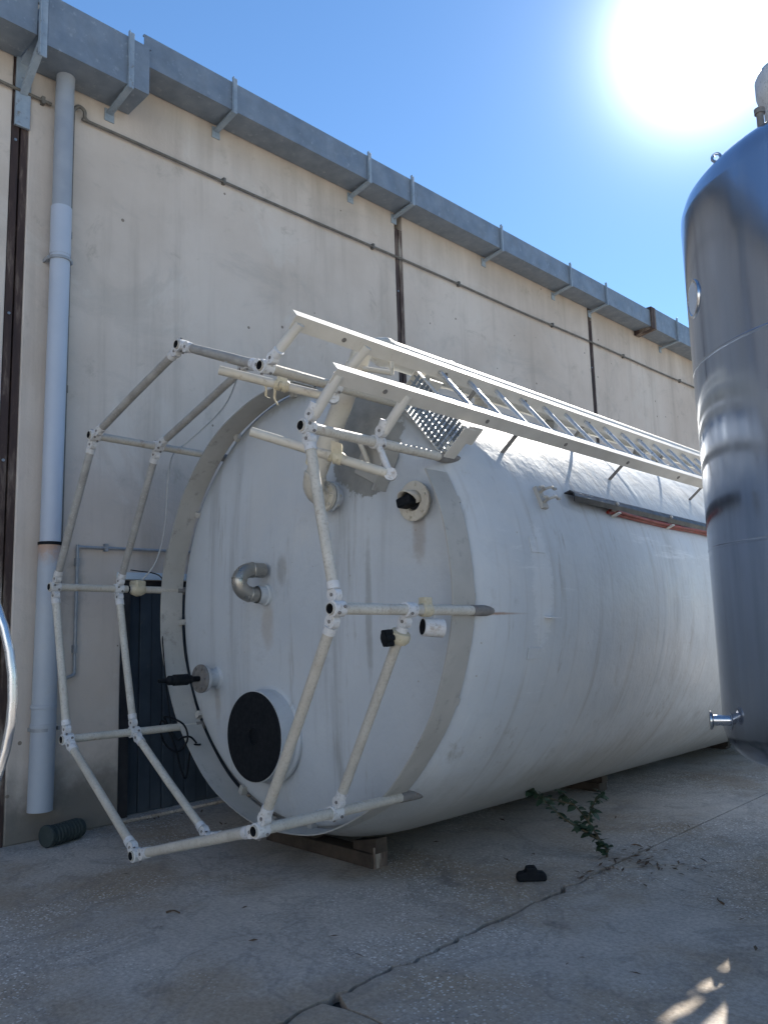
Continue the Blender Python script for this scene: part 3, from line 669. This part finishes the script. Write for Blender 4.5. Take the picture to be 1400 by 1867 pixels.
# folding gate bars, taped back to the posts
for n, a, b in (('H', L(.839, .832, -.85), PL(RP+.0, 22.6, WM)), ('I', L(.534, 1.249, -.85), L(.93, 1.10, WM+.02))):
    d = (b-a).normalized()
    gbar = MB().tube([a, (a+b)/2, b-d*.02], TR*.95, 16, bore=1).build('gate_bar', ['cream', 'bore'], T)
    m_ = MB(); ax = Vector((0, 0, 1)).cross(d).normalized()
    m_.cyl(b-ax*.02, b+ax*.02, .034, 16); m_.cyl(b-ax*.028, b+ax*.028, .011, 8); m_.tube([b, PL(RP, POST[n], WM)], .018, 8)
    m_.build('gate_hinge', 'clamp', gbar)
    c = a+(b-a)*(.62 if n == 'H' else .55)
    m_ = MB()
    for q in range(4):
        o_ = d*(-.03+.018*q)
        m_.lathe([(.030, -.012), (.034+.003*(q % 2), -.008), (.033, .008), (.030, .012)], 14, c+o_, (d+Vector((random.uniform(-.3, .3), 0, random.uniform(-.3, .3)))))
    m_.obox(c+Vector((0, 0, .045)), d*.03, ax*.03, Vector((0, 0, .035)))
    m_.build('tape_wrap', 'tape', gbar)
    c = a+(b-a)*.4
    for q in range(2):
        e0 = c+Vector((0, 0, -.02))+d*(.05*q)
        m_ = MB(); pts = smoothpath([e0, e0+Vector((.01, 0, -.03)), e0+Vector((-.008, .01, -.06)), e0+Vector((.012, .02, -.075-.03*q))], 4)
        vs = []
        for p in pts: vs += [p-d*.007, p+d*.007]
        fs = [(2*i, 2*i+1, 2*i+3, 2*i+2) for i in range(len(pts)-1)]
        m_.add(vs, fs); o_ = m_.build('tape_tail', 'tape', gbar); sm = o_.modifiers.new('thick', 'SOLIDIFY'); sm.thickness = .0015

# --- head nozzles
def hw(u, v):   # head surface
    r_ = math.hypot(u, v)
    for (a, b), (c, d) in zip(HD, HD[1:]):
        if a <= r_ <= c: return b+(d-b)*(r_-a)/(c-a)
    return .2
def bolts(m_, c, r_, n, s_=.011, d=-.012, ph=0):
    for k in range(n):
        t_ = 2*PI*k/n+ph; p = c+Vector((math.cos(t_)*r_, 0, math.sin(t_)*r_)); m_.cyl(p, p+AXV*d, s_, 6)
NEG = (0, -1, 0)
# manhole: white collar with a black cover
u0, v0 = -.235, -.908; ws = hw(u0, v0)
mh = MB().lathe([(.325, 0), (.325, .02), (.305, .03), (.30, .15), (.275, .15), (.272, .1)], 56, L(u0, v0, ws), NEG).build('manhole_collar', 'shell', T, sharp=30)
m_ = MB().lathe([(.001, .125), (.05, .125), (.055, .118), (.06, .125), (.29, .13), (.293, .156), (.285, .161), (.06, .157), (.052, .142), (.001, .142)], 56, L(u0, v0, ws), NEG)
m_.build('manhole_cover', 'black', mh, sharp=25)
MB().lathe([(.052, .15), (.058, .156), (.05, .16), (.045, .15)], 24, L(u0, v0, ws), NEG).build('cover_ring', 'black', mh)
# gooseneck vent
u0, v0 = -.26, .035; ws = hw(u0, v0); r_ = .052
gn = MB().lathe([(.075, 0), (.073, .025), (.062, .03), (.06, .09)], 28, L(u0, v0, ws), NEG).build('gooseneck_socket', 'shell', T)
pts = [L(u0, v0, ws-.07), L(u0, v0, ws-.13)]
for k in range(1, 17):
    t_ = PI*k/16; pts.append(L(u0, v0+.085*(1-math.cos(t_)), ws-.13-.105*math.sin(t_)))
pts += [L(u0, v0+.17, ws-.09), L(u0, v0+.17, ws-.035)]
MB().tube(pts, r_, 24, bore=2).build('gooseneck_pipe', ['elbow', 'bore'], T)
for i in (2, 10, 17): 
    d = (pts[i+1]-pts[i-1]).normalized(); MB().lathe([(r_, -.006), (r_+.004, -.003), (r_+.004, .003), (r_, .006)], 24, pts[i], d).build('weld_bead', 'elbow', T)
# left flanged nozzle with black valve
u0, v0 = -.90, -.548; ws = hw(u0, v0)
nz = MB().lathe([(.085, 0), (.075, .012), (.062, .02), (.06, .11), (.10, .112), (.10, .135), (.001, .135)], 32, L(u0, v0, ws), NEG).build('nozzle', 'shell', T, sharp=30)
m_ = MB().lathe([(.001, .158), (.1, .158), (.103, .152), (.103, .137), (.001, .137)], 32, L(u0, v0, ws), NEG); bolts(m_, L(u0, v0, ws-.158), .078, 6)
m_.build('blind_flange', 'stub', nz, sharp=30)
c = L(u0, v0, ws-.158)
m_ = MB().lathe([(.02, 0), (.02, .06), (.03, .065), (.032, .09), (.04, .1), (.04, .21), (.034, .22), (.034, .25), (.018, .27), (.012, .33), (.001, .33)], 20, c, NEG); m_.build('black_valve', 'black', nz, sharp=30)
# vent pipe with bolted elbow
u0, v0 = .45, .632; ws = hw(u0, v0)
vp = MB().lathe([(.065, 0), (.06, .06), (.10, .062), (.10, .084), (.06, .084)], 36, L(u0, v0, ws), NEG).build('vent_nozzle', 'shell', T, sharp=30)
MB().lathe([(.09, .084), (.09, .094)], 36, L(u0, v0, ws), NEG).build('gasket', 'black', vp)
m_ = MB().lathe([(.05, .094), (.10, .094), (.10, .122), (.06, .124)], 36, L(u0, v0, ws), NEG); bolts(m_, L(u0, v0, ws-.122), .083, 8, .011, -.014)
bolts(m_, L(u0, v0, ws-.06), .083, 8, .010, .018)
m_.build('elbow_flange', 'cream', vp, sharp=30)
e0 = L(u0, v0, ws-.12); up_ = (L(.90, 1.43, -.11)-L(.47, .74, -.11)).normalized(); pts = [e0]
cen = e0+up_*.12
for k in range(1, 9):
    t_ = PI/2*k/8; pts.append(cen-up_*.12*math.cos(t_)-AXV*.12*math.sin(t_))
MB().tube(pts, .068, 28).build('vent_elbow', 'cream', T)
ep = pts[-1]
MB().lathe([(.066, -.01), (.073, -.006), (.073, .012), (.066, .016)], 28, ep, up_).build('elbow_collar', 'cream', T)
MB().tube([ep, ep+up_*.5, ep+up_*.84], [.064, .063, .062], 28, bore=2).build('vent_pipe', ['cream', 'bore'], T)
m_ = MB(); sp = ep+up_*.72; m_.lathe([(.062, -.02), (.07, -.018), (.07, .018), (.062, .02)], 24, sp, up_); m_.tube([sp, LD(1.7, .20, -.1), LD(1.74, TF, -.1)], .016, 8); m_.build('vent_pipe_stay', 'cream', T)
# welded plate with stiffener, in the bare patch
u0, v0 = .80, .80; ws = hw(u0, v0); q1 = Vector((math.cos(R(-28)), 0, math.sin(R(-28)))); q2 = Vector((math.cos(R(62)), 0, math.sin(R(62))))
m_ = MB(); c = L(u0, v0, ws-.012)
m_.obox(c, q1*.15, q2*.11, AXV*.012); m_.obox(c+q1*.148-AXV*.05, q1*.004, q2*.13, AXV*.06); m_.obox(c+q2*.1-AXV*.04, q1*.15, q2*.004, AXV*.045)
m_.build('lug_plate', 'ring', T, smooth=False, bevel=.003)
MB().tube([c-q1*.10+q2*.1-AXV*.10, c+q1*.02-q2*.05-AXV*.02], .016, 10).build('lug_pin', 'cream', T)
# blanked flange with a hooded black opening
u0, v0 = 1.13, .523; ws = hw(u0, v0)
cf = MB().lathe([(.085, -.01), (.085, .03), (.118, .032), (.12, .05), (.114, .054), (.06, .056), (.055, .045), (.05, .0), (.001, .0)], 36, L(u0, v0, ws), NEG)
bolts(cf, L(u0, v0, ws-.054), .098, 6, .009, -.01, .3); cf = cf.build('hooded_flange', 'cream', T, sharp=30)
MB().lathe([(.001, 0), (.052, .0)], 24, L(u0, v0, ws-.047), NEG).build('flange_bore', 'bore', cf)
m_ = MB(); c = L(u0, v0+.005, ws-.052); vs = []
for k in range(11):
    t_ = R(-10+200*k/10-5)
    p = Vector((math.cos(t_)*.07, 0, math.sin(t_)*.06))
    vs += [c+p, c+p*1.03+Vector((-.01, -.085*(math.sin(max(0, min(PI, t_)))*.6+.4), -.012))]
m_.add(vs, [(2*k, 2*k+1, 2*k+3, 2*k+2) for k in range(10)]); hd = m_.build('flange_hood', 'cream', cf); sm = hd.modifiers.new('thick', 'SOLIDIFY'); sm.thickness = .008
MB().obox(c+Vector((-.012, -.035, -.012)), Vector((.052, 0, .012)), Vector((0, .045, 0)), Vector((-.006, 0, .028))).build('rubber_bung', 'black', cf, smooth=False, bevel=.01)

# --- shell fittings on the right flank
def SP(r, th, w): return PL(r, th, w)
m_ = MB(); e1 = SP(1, -5.9, 0)-SP(0, -5.9, 0); e2 = SP(1, 84.1, 0)-SP(0, 84.1, 0)
m_.obox(SP(RS+.025, -5.9, .77), e1*.03, AXV*.05, e2*.004); m_.build('small_lug', 'shell', T, smooth=False)
for th_, w_, h_ in ((9.5, .70, .05), (-13.5, .66, .035)):
    e1 = SP(1, th_, 0)-SP(0, th_, 0); e2 = SP(1, th_+90, 0)-SP(0, th_+90, 0)
    MB().obox(SP(RS+.0, th_, w_), e1*.004, AXV*.07, e2*h_).build('laminate_patch', 'ring' if th_ == 3.0 else 'shell', T, smooth=False, bevel=.003)
# crossed cable hooks
th = 21; e1 = SP(1, th, 0)-SP(0, th, 0); e2 = SP(1, th+90, 0)-SP(0, th+90, 0); c = SP(RS, th, .88)
m_ = MB(); m_.obox(c+e1*.012, AXV*.03, e2*.075, e1*.012)
for q in (-1, 1):
    b_ = c+e1*.02+e2*.035*q
    m_.tube(smoothpath([b_, b_+e1*.05-AXV*.0, b_+e1*.075+AXV*.03, b_+e1*.06+AXV*.075, b_+e1*.07+AXV*.09], 4), .009, 8)
    m_.tube(smoothpath([b_, b_+e1*.04-AXV*.02, b_+e1*.06-AXV*.05, b_+e1*.05-AXV*.075], 4), .009, 8)
m_.build('cable_hook', 'ring', T)
# cable channel with two red hoses
CW0, CW1 = 1.22, 6.6; th = 22.4; e1 = SP(1, th, 0)-SP(0, th, 0); e2 = SP(1, th+90, 0)-SP(0, th+90, 0)
def CH(a, b, w): return SP(RS, th-(w-CW0)*.7, w)+e1*a+e2*b
prof = [(.004, .046), (.05, .042), (.07, .014), (.07, -.014), (.05, -.042), (.044, -.038), (.062, -.011), (.062, .011), (.047, .034), (.004, .039)]
m_ = MB(); nseg = 12; n_ = len(prof); vs = []
for i in range(nseg+1):
    w_ = CW0+(CW1-CW0)*i/nseg
    vs += [CH(a, b, w_) for a, b in prof]
fs = [(i*n_+k, i*n_+(k+1) % n_, (i+1)*n_+(k+1) % n_, (i+1)*n_+k) for i in range(nseg) for k in range(n_)]+[tuple(range(n_))[::-1], tuple(nseg*n_+k for k in range(n_))]
m_.add(vs, fs); ch = m_.build('cable_channel', 'channel', T, sharp=25)
for b_, a_, w0 in ((-.022, .03, 1.75), (-.046, .036, 1.8), (-.05, .012, 1.7)):
    pts = smoothpath([CH(a_+.006*math.sin(i*1.7+b_*90), b_+.004*math.cos(i*2.1), w0+(CW1-w0)*i/10) for i in range(11)], 3)
    MB().tube(pts, .013, 10).build('red_hose', 'red', T)
for w_ in (1.78, 2.62, 3.5, 4.4, 5.3):
    m_ = MB(); m_.obox(CH(.02, -.03, w_), e1*.03, e2*.008, AXV*.03); m_.obox(CH(.03, -.064, w_), e1*.032, e2*.005, AXV*.02); m_.cyl(CH(.068, .0, w_), CH(.082, .0, w_), .012, 6)
    m_.build('channel_bracket', 'ladder', T, smooth=False)
# domed pipes strapped along the crown
for u0, v0, w0, w1, r_ in ((.70, 1.605, .22, 5.6, .095), (.40, 1.755, 1.22, 6.2, .11)):
    rr = math.hypot(u0, v0)
    m_ = MB().lathe([(.001, -.02), (.04, -.012), (.07, .008), (r_*.9, .04), (r_, .085), (r_+.004, .09), (r_+.004, .12), (r_-.003, .125), (r_-.003, w1-w0), (.001, w1-w0)], 28, L(u0, v0, w0), AX)
    cp = m_.build('crown_pipe', 'cream', T)
    for w_ in (w0+.6, w0+2.2, w0+3.8):
        d = (L(u0, v0, 0)-L(0, 0, 0)).normalized(); p0 = L(0, 0, w_)+d*(RS-.02); p1 = L(u0, v0, w_)
        MB().obox((p0+p1)*.5, (p1-p0)*.5, AXV*.03, d.cross(AXV)*.05).build('pipe_saddle', 'ring', cp, smooth=False)

# --- small things fixed to the rails
def railpt(a, b, w, f): return PL(RP, POST[a], w).lerp(PL(RP, POST[b], w), f)
gpost = posts['G']
c = PL(RP, POST['G'], -.235)
m_ = MB().lathe([(.029, -.035), (.036, -.033), (.036, .033), (.029, .035)], 16, c, AX); m_.obox(c+Vector((0, 0, .035)), Vector((.025, 0, 0)), Vector((0, .028, 0)), Vector((0, 0, .03)))
m_.build('foam_tape_lump', 'foam', gpost, bevel=.006)
c = PL(RP, POST['G'], -.19)+Vector((.0, .0, -.085))
m_ = MB().tube([c+Vector((-.02, -.05, 0)), c+Vector((.03, .05, -.01))], .048, 24, bore=1); m_.tube([c+Vector((0, .02, .045)), c+Vector((0, .02, .075))], .006, 6)
m_.build('white_cup', ['clamp', 'bore'], gpost)
# knob fitting at the top of the knee rail
p, q = PL(RP, POST['G'], WM), PL(RP, POST['F'], WM); d = (q-p).normalized(); c = p+d*.15
kn = MB().lathe([(.03, -.03), (.05, -.026), (.056, -.01), (.056, .012), (.045, .03), (.03, .034)], 22, c, d).build('rail_cap', 'foam', T)
k_ax = Vector((-.35, -.9, -.1)).normalized(); m_ = MB(); x_, y_ = frame(k_ax)
for k in range(6):
    t_ = 2*PI*k/6; m_.cyl(c+k_ax*.045+(x_*math.cos(t_)+y_*math.sin(t_))*.032, c+k_ax*.085+(x_*math.cos(t_)+y_*math.sin(t_))*.032, .015, 10)
m_.cyl(c+k_ax*.02, c+k_ax*.09, .034, 18); m_.build('star_knob', 'black', kn)
# foam-wrapped lump on the left rail
c = PL(RP, POST['C'], -.20)
m_ = MB(); rr = random.Random(4)
m_.lathe([(.029, -.06), (.042, -.045), (.055, -.01), (.05, .03), (.04, .05), (.029, .065)], 12, c, AX); m_.obox(c+Vector((0, 0, .03)), Vector((.045, .01, 0)), Vector((-.01, .045, 0)), Vector((0, 0, .04)))
m_.build('tape_bundle', 'foam', posts['C'], bevel=.012)
MB().lathe([(.0275, -.006), (.031, -.005), (.031, .005), (.0275, .006)], 14, PL(RP, POST['C'], -.28), AX).build('cable_tie', 'black', posts['C'])

# ================================================================== THINGS ROUND THE TANK
def wp(l): return mw @ l
# timber cradles
for k, (w_, hh, lab) in enumerate(((.52, .115, 'brown timber cradle under the near end of the lying tank'), (3.4, .07, 'brown timber cradle under the middle of the lying tank'), (6.3, .025, 'brown timber cradle under the far end of the lying tank'))):
    p0 = base+ta*w_; zb = p0.z
    e_ = empty('tank_cradle', (p0.x-.1, p0.y, 0), lab, 'cradle', 'timber cradles under the lying tank')
    hb = max(.02, zb-.006)
    m_ = MB().box((-.62, -.07, 0), (.50, .07, min(hb, .09))); m_.build('sleeper', 'wood', e_, smooth=False, bevel=.008)
    for sx in (-1, 1):
        x0, x1 = sx*.20+.1, sx*.42+.1; th0 = min(hb, .09)
        def under(x): return zb+RS-math.sqrt(RS*RS-(x-.1)**2)-.004
        poly = [(x0, th0+.001), (x1, th0+.001), (x1, max(th0+.01, under(x1))), (x0, max(th0+.003, under(x0)))]
        MB().prism(poly, -.05, .05, lambda p, q, t: (p, t, q)).build('wedge', 'wood', e_, smooth=False, bevel=.004)
    if k == 0:
        MB().box((.5, -.06, .0), (.512, .06, .13)).build('end_plate', 'rust', e_, smooth=False, bevel=.003)

# black T-shaped rubber plug on the concrete
m_ = MB(); m_.prism([(-.085, 0), (.085, 0), (.09, .012), (.088, .04), (.07, .052), (.036, .056), (.03, .085), (-.03, .085), (-.036, .056), (-.07, .052), (-.088, .04), (-.09, .012)], -.045, .045, lambda p, q, t: (p*.72+t*.5, p*.7-t*.5, q))
pl = m_.build('rubber_foot', 'black', smooth=False, bevel=.012); pl.location = (-2.96, 4.16, 0.0)
tag(pl, 'small black rubber foot with a raised hub lying on the bare concrete', 'rubber foot')

# ribbed drain pipe at the foot of the downpipe
dr = empty('drain_pipe', (-6.12, 2.70, 0), 'short dark green ribbed drain pipe lying at the wall foot', 'pipe')
prof = []
for i in range(9):
    h_ = .02+i*.03; prof += [(.066, h_), (.075, h_+.006), (.075, h_+.018), (.066, h_+.024)]
dx_ = Vector((-.30, .95, 0)).normalized()
MB().lathe([(.001, 0), (.068, 0)]+prof+[(.066, .31), (.001, .31)], 28, Vector((.03, -.15, .075)), dx_).build('ribbed_body', 'drain', dr, sharp=30)
MB().lathe([(.001, -.012), (.074, -.012), (.08, -.006), (.08, .014), (.07, .016)], 28, Vector((.03, -.15, .08)), dx_).build('end_cap', 'drain', dr, sharp=30)

# cables
ct = []
c = wp(PL(RR+.02, 218, -.02))
def cab(name, pts, r, mat, label, cat='cable', group=None):
    o = MB().tube(smoothpath(pts, 6), r, 7).build(name, mat); tag(o, label, cat, group); return o
P = lambda th, w, r=RR+.03: wp(PL(r, th, w))
cab('cable', [P(84, -.55, RP-.03), P(92, -.3, RP+.03), P(112, -.05, RR+.07), P(128, -.1, RR+.09), P(133, -.16, RR+.10), P(140, -.14, RR+.07), P(155, -.08, RR-.02), P(166, -.1, RR-.03), P(172, -.16, RP), P(175, -.2, RP+.02)], .006, 'cable', 'thin grey cable sagging from the gate bar down to the left guard rail')
D0 = P(217, -.02, RP); 
loop = [P(224.5, .06, RR-.02), P(223, .01, RR-.05), P(222, -.03, RR-.02), P(221, -.05, RR+.03), D0+Vector((-.05, -.05, .04)), D0+Vector((.0, -.08, .08)), D0+Vector((.14, -.02, .03)), D0+Vector((.17, .0, -.08)), D0+Vector((.10, -.04, -.17)),
        D0+Vector((-.05, -.06, -.12)), D0+Vector((-.12, -.06, .0)), D0+Vector((-.06, -.06, .035)), D0+Vector((.03, -.02, -.14)), D0+Vector((.08, 0, -.3)), D0+Vector((.12, .02, -.36)), P(224.5, .04, RR+.03), P(225.5, .08, RR-.03)]
cab('cable', loop, .0075, 'black', 'black cable looped over the lower left guard post')
cab('cable', [D0+Vector((-.02, -.03, .03)), D0+Vector((-.1, -.02, .28)), D0+Vector((-.3, .05, .75)), D0+Vector((-.34, .1, 1.0)), (-5.95, 3.36, 2.0), (XW+.04, 3.30, 2.07)], .005, 'black', 'thin black cable hanging from the door lintel to the guard post')

# stainless hoop stand at the left edge
sr = rgt
pm = Vector((0, 0, CAM_H))+(fwd+r2*((24-700)/1450)-u2*((1275-933.5)/1450))*2.7
hc = pm-sr*.78; rr_ = .78
hs = empty('steel_hoop_stand', (hc.x, hc.y, 0), 'polished steel tube bent into a big hoop at the left edge of the yard', 'hoop')
pts = [Vector((math.cos(R(t_))*rr_*sr.x, math.cos(R(t_))*rr_*sr.y, hc.z+math.sin(R(t_))*rr_)) for t_ in range(0, 360, 6)]
MB().tube(pts, .016, 14, closed=True).build('hoop', 'stainless', hs)
MB().tube([(0, 0, .02), (0, 0, hc.z-rr_+.005)], .016, 12).build('post', 'stainless', hs)
MB().lathe([(.001, 0), (.16, 0), (.16, .015), (.03, .022), (.001, .022)], 28).build('base_plate', 'stainless', hs)

# ================================================================== UPRIGHT STEEL TANK (right)
RT = 1.15; DE = 5.5
azE = R(-22.57); dist = math.hypot(DE, RT); azC = azE+math.asin(RT/dist)
rc = Vector((dist*math.sin(azC), dist*math.cos(azC), 0))
V = empty('steel_vessel', rc, 'tall dark dull steel vessel standing upright at the right edge', 'tank')
tocam = (-rc).normalized(); left = Vector((tocam.y, -tocam.x, 0))
if left.dot(rgt) > 0: left = -left
def VP(ph, z, r=RT): return (tocam*math.cos(R(ph))+left*math.sin(R(ph)))*r+Vector((0, 0, z))
Z0 = .86
prof = [(.001, .60), (.5, .612), (.85, .645), (1.02, .685), (1.09, .725), (1.13, .78), (RT, Z0), (RT, 1.8), (RT, 2.6), (RT, 3.5), (RT, 4.10), (1.145, 4.16), (1.125, 4.22), (1.085, 4.27), (1.02, 4.315), (.9, 4.37), (.75, 4.42), (.55, 4.47), (.3, 4.51), (.001, 4.525)]
MB().lathe(prof, 128).build('vessel_body', 'steel', V, sharp=60)
for z_ in (1.95, 3.1): MB().lathe([(RT-.001, z_-.012), (RT+.0025, z_-.006), (RT+.0025, z_+.006), (RT-.001, z_+.012)], 128).build('weld_seam', 'steel', V, sharp=60)
for ph in (45, 135, 225, 315):
    p = VP(ph, 0, .88); m_ = MB().tube([(p.x, p.y, .02), (p.x, p.y, .72)], .055, 16); m_.lathe([(.001, 0), (.11, 0), (.11, .02), (.055, .022)], 20, (p.x, p.y, 0)); m_.build('leg', 'steel', V)
# outlet ferrule
a = VP(64, .93); d = left*.97+tocam*.25; d.normalize()
fr = MB().tube([a-d*.08, a+d*.10], .032, 20, bore=2); fr.lathe([(.032, .085), (.055, .095), (.057, .104), (.05, .108), (.034, .108)], 24, a, d); fr.build('outlet_ferrule', ['stainless', 'bore'], V)
MB().lathe([(.001, .012), (.06, .012), (.072, .002), (.075, -.02)], 24, a-d*.01, VP(64, 0, 1)).build('ferrule_pad', 'steel', V)
# sight glass
s_ax = VP(63, 0, 1); c = VP(63, 3.53)
sg = MB().lathe([(.125, -.012), (.12, .006), (.105, .008), (.1, .003)], 32, c, s_ax).build('sight_glass_rim', 'stainless', V)
MB().lathe([(.001, .004), (.1, .004)], 32, c, s_ax).build('sight_glass_pane', 'glassport', sg)
# lifting eye, breather, top manway
def domez(r_):
    for (a, b), (c_, d_) in zip(prof[10:], prof[11:]):
        if c_ <= r_ <= a: return b+(d_-b)*(a-r_)/(a-c_)
    return 4.5
p = VP(47, 0, 1.07); z_ = domez(1.07)-.012
MB().tube([Vector((p.x, p.y, z_+.03))+ (left*math.cos(R(t_))+Vector((0, 0, 1))*math.sin(R(t_)))*.024 for t_ in range(0, 360, 20)], .009, 8, closed=True).build('lifting_eye', 'steel', V)
p = VP(29, 0, 1.04); z_ = domez(1.04)
m_ = MB(); m_.cyl((p.x, p.y, z_-.03), (p.x, p.y, z_+.07), .02, 12); m_.cyl((p.x, p.y, z_+.07), (p.x, p.y, z_+.10), .03, 12); m_.build('breather', 'stub', V)
p = VP(26, 0, .84); z_ = domez(.85)-.04
m_ = MB().lathe([(.13, -.2), (.13, .12), (.15, .14), (.165, .2), (.165, .29), (.14, .34), (.08, .375), (.001, .38)], 36, (p.x, p.y, z_)); m_.build('top_manway', 'clamp', V, sharp=50)

# ================================================================== PLANT AND LITTER
pe = empty('weed_plant', (-2.86, 4.87, 0), 'young green leafy weed growing out of the concrete joint by the tank', 'plant')
rl = random.Random(11)
lm = MB(); lv = []
for i in range(6):
    t_ = i/5; w_ = math.sin(PI*min(1, t_*.92+.06))*.30; z_ = -.28*t_*t_
    lv += [(-w_, t_, z_+.08*w_), (0, t_, z_), (w_, t_, z_+.08*w_)]
lf = []
for i in range(5):
    k = i*3; lf += [(k, k+1, k+4, k+3), (k+1, k+2, k+5, k+4)]
leafmesh = MB().add(lv, lf).mesh('leaf', ['leaf'])
stems = [[(0, 0, -.01), (.005, -.01, .06), (-.02, -.03, .12), (-.09, -.05, .17), (-.17, -.06, .24)], [(-.02, -.03, .12), (-.12, .02, .24), (-.24, .08, .33), (-.36, .12, .42)], [(-.09, -.05, .17), (-.2, -.12, .27), (-.33, -.14, .40)], [(-.12, .02, .24), (-.12, .12, .36), (-.1, .2, .43)], [(-.24, .08, .33), (-.42, .0, .38), (-.5, -.02, .44)]]
for k, s_ in enumerate(stems):
    pts = smoothpath([(a_*1.15, b_, c_*.85) for a_, b_, c_ in s_], 6); MB().tube(pts, [.008*(1-.7*i/len(pts)) for i in range(len(pts))], 6).build('stem', 'stem', pe)
    for i in range(4 if k == 0 else 2, len(pts)):
        for q in range(2 if i % 2 else 3):
            o = bpy.data.objects.new('leaf', leafmesh); COL.objects.link(o); o.parent = pe
            o.location = pts[i]; s = rl.uniform(.04, .08); o.scale = (s, s, s)
            o.rotation_euler = (rl.uniform(-.5, .6), rl.uniform(-.5, .5), rl.uniform(0, 2*PI))
lit = MB(); ll = random.Random(5)
spots = [(-2.74+ll.gauss(0, .05), 4.35+ll.random()*.9) for _ in range(45)]+[(-2.45+ll.gauss(0, .14), 4.9+ll.gauss(0, .1)) for _ in range(40)]+[(ll.uniform(-5.8, -1.4), ll.uniform(1.8, 6)) for _ in range(45)]+[(XW+.03+abs(ll.gauss(0, .1)), ll.uniform(1.5, 6)) for _ in range(40)]
for x_, y_ in spots:
    a_ = ll.uniform(0, 2*PI); s_ = ll.uniform(.006, .02); e1 = Vector((math.cos(a_), math.sin(a_), ll.uniform(-.1, .3)))*s_*1.8; e2 = Vector((-math.sin(a_), math.cos(a_), ll.uniform(-.2, .2)))*s_*.5
    c = Vector((x_, y_, .006+s_*.3)); lit.add([c-e1, c+e2+Vector((0, 0, s_*.2)), c+e1, c-e2], [(0, 1, 2, 3)])
lo = lit.build('leaf_litter', 'dryleaf', smooth=False); lo['kind'] = 'stuff'; lo['label'] = 'dry brown leaf and twig litter scattered on the concrete'; lo['category'] = 'litter'
for n_, (x_, y_, a_, l_) in enumerate(((-1.97, 4.5, 2.4, .09), (-4.15, 2.45, .7, .08))):
    m_ = MB().tube(smoothpath([(-l_/2, 0, .006), (0, .01, .012), (l_/2, -.008, .006)], 4), [.006]*3+[.004]*6, 6)
    o = m_.build('twig', 'dryleaf'); o.location = (x_, y_, 0); o.rotation_euler.z = a_
    tag(o, ('small dark twig on the shaded concrete at the right', 'small dark twig on the concrete in front of the guard rail')[n_], 'twig', 'twigs on the concrete')
